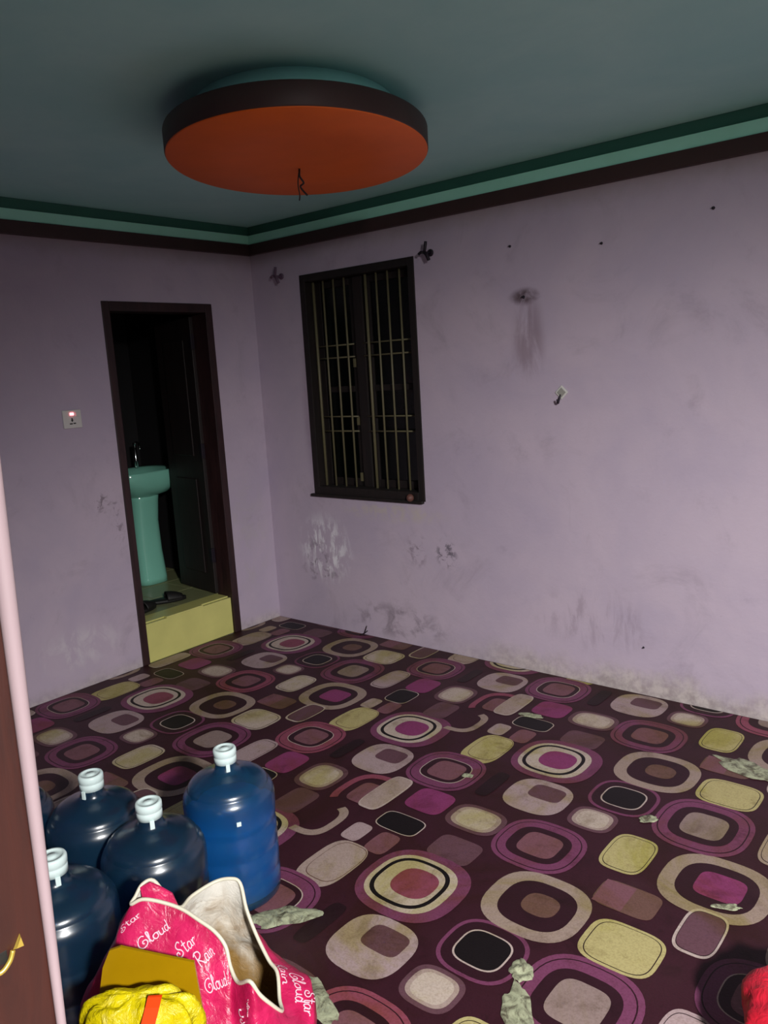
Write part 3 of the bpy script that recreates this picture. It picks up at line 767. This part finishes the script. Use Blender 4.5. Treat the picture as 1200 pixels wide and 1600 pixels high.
word('Cloud', 0, 0, .026, math.pi+.1, uv=(13.6*PER, .30)); word('Star', 0, 0, .024, math.pi, uv=(13.0*PER, .42)); word('Rain', 0, 0, .022, math.pi, uv=(14.2*PER, .12))
word('Star', 0, 0, .022, math.pi, uv=(23.6*PER, .1))

# ------------------------------------------------------------------ yellow plastic bundle in front of the pink bag
t = NT('yellow_plastic'); p = t.pos()
t.color(t.mix(t.noise(p, 20, 4), lin((190, 168, 0)), lin((214, 198, 8)))); t.set(Roughness=.3); t.bump(t.noise(p, 38, 5, .6, 1.6), .8, .01); M_YEL = t.m
M_MUST = simple('mustard_film', lin((146, 112, 4)), .25, .12, 16)
M_ORED = simple('orange_red_plastic', lin((232, 64, 10)), .35, .1, 30)
yb = tag(empty('yellow_plastic_bag', loc(-.52, 1.36, 0)), 'crumpled yellow plastic bag leaning against the pink bag', 'plastic bag')
YO = Vector(yb.location)
def lump(name, cen, rx, ry, h, mat, parent, off, seed, amp=.16, topf=None, n=56, m=26, base=.72):
    V = []; F = []
    for r in range(m+1):
        f = r/m; z = h*math.sin(f*math.pi/2)
        rad = (base+(1-base)*math.sin(min(1, f*1.6)*math.pi/2))*math.sqrt(max(0, 1-f**5)) if r < m else 0.02
        for k in range(n):
            a = 2*math.pi*k/n
            fold = 1+amp*.35*math.sin(a*9+f*4+seed)+amp*noise.noise(Vector((math.cos(a)*2.2, math.sin(a)*2.2, f*3+seed)))+amp*.6*noise.noise(Vector((math.cos(a)*6, math.sin(a)*6, f*7+seed)))
            P = loc(cen[0]+rx*rad*fold*math.cos(a), cen[1]+ry*rad*fold*math.sin(a), 0)
            zz = z*(1+(topf(math.cos(a)*rad) if topf else 0))+.012*noise.noise(Vector((math.cos(a)*5*rad, math.sin(a)*5*rad, seed+9)))*f
            P.z = max(.004, zz); V.append(P-off)
    for r in range(m):
        for k in range(n): F.append((r*n+k, r*n+(k+1) % n, (r+1)*n+(k+1) % n, (r+1)*n+k))
    F.append(tuple(m*n+k for k in range(n))); F.append(tuple(range(n))[::-1])
    return mesh_obj(name, V, F, mat, parent, True)
lump('crumpled_body', (-.515, 1.32), .118, .052, .432, M_YEL, yb, YO, 3.3, .14)
# flat mustard film standing behind the crumple
out = [(q[0], 1.358+.19*(q[1]-.1), q[1]) for q in ((-.632, .31), (-.612, .42), (-.597, .452), (-.575, .458), (-.53, .446), (-.47, .43), (-.43, .42), (-.415, .30), (-.42, .1), (-.62, .1))]
V = [loc(*q)-YO for q in out]; V2 = [loc(q[0], q[1]-.006, q[2])-YO for q in out]; n_ = len(out)
fm = mesh_obj('film_panel', V+V2, [tuple(range(n_)), tuple(range(2*n_-1, n_-1, -1))]+[(i, (i+1) % n_, n_+(i+1) % n_, n_+i) for i in range(n_)], M_MUST, yb)
st = [loc(-.488, 1.252, .391)-YO, loc(-.480, 1.272, .420)-YO, loc(-.476, 1.288, .436)-YO, loc(-.474, 1.302, .446)-YO]
V = []; F = []
for q in st:
    for (a, b) in ((-.013, 0), (.013, 0), (.013, .005), (-.013, .005)): V.append(q+RH*a-FH*b)
for i in range(3):
    for k in range(4): F.append((i*4+k, i*4+(k+1) % 4, (i+1)*4+(k+1) % 4, (i+1)*4+k))
F += [(0, 1, 2, 3), (15, 14, 13, 12)]
mesh_obj('handle_strip', V, F, M_ORED, yb)

# ------------------------------------------------------------------ red bundle at the right edge
t = NT('red_plastic'); p = t.pos()
t.color(t.mix(t.noise(p, 10, 4), lin((190, 16, 30)), lin((222, 44, 70)))); t.set(Roughness=.4); t.bump(t.noise(p, 24, 5, .6, 1.2), .6, .01); M_RED = t.m
rb = tag(empty('red_plastic_bag', (3.575, -1.72, .003)), 'crumpled red plastic bag at the lower right edge', 'plastic bag')
RO = Vector(rb.location); rel = RO-Vector((CAM.x, CAM.y, 0))
lump('crumpled_body', (rel.dot(RH), rel.dot(FH)), .2, .18, .2, M_RED, rb, RO, 8.1, .12)
tube('tied_neck', [(0, 0, .19), (.005, 0, .22), (.012, .004, .26)], .022, M_RED, rb, 14, False, [1, .7, 1.5])

# ------------------------------------------------------------------ brass latch on the near jamb
ly = -3.4231+.4456/2.42-.011
la = empty('latch_keeper', (OX0-.006, ly, 1.228)); la.parent = jd; la.scale = (.7, .7, .7)
box('latch_hole', (-.001, -.017, -.003), (.0008, -.006, .008), M_BLACK, la, .0004)
tube('keeper_loop', catmull([(.001, -.022, -.004), (.004, -.014, -.0065), (.004, -.006, -.001), (.003, -.002, .006)], 5), .0022, M_BRASS, la, 8)
mesh_obj('keeper_tip', [(.001, -.001, .005), (.001, .008, .004), (.001, .006, .016), (.004, .001, .006), (.004, .007, .005), (.004, .0055, .014)], [(0, 1, 2), (5, 4, 3), (0, 3, 4, 1), (1, 4, 5, 2), (2, 5, 3, 0)], M_BRASS, la)
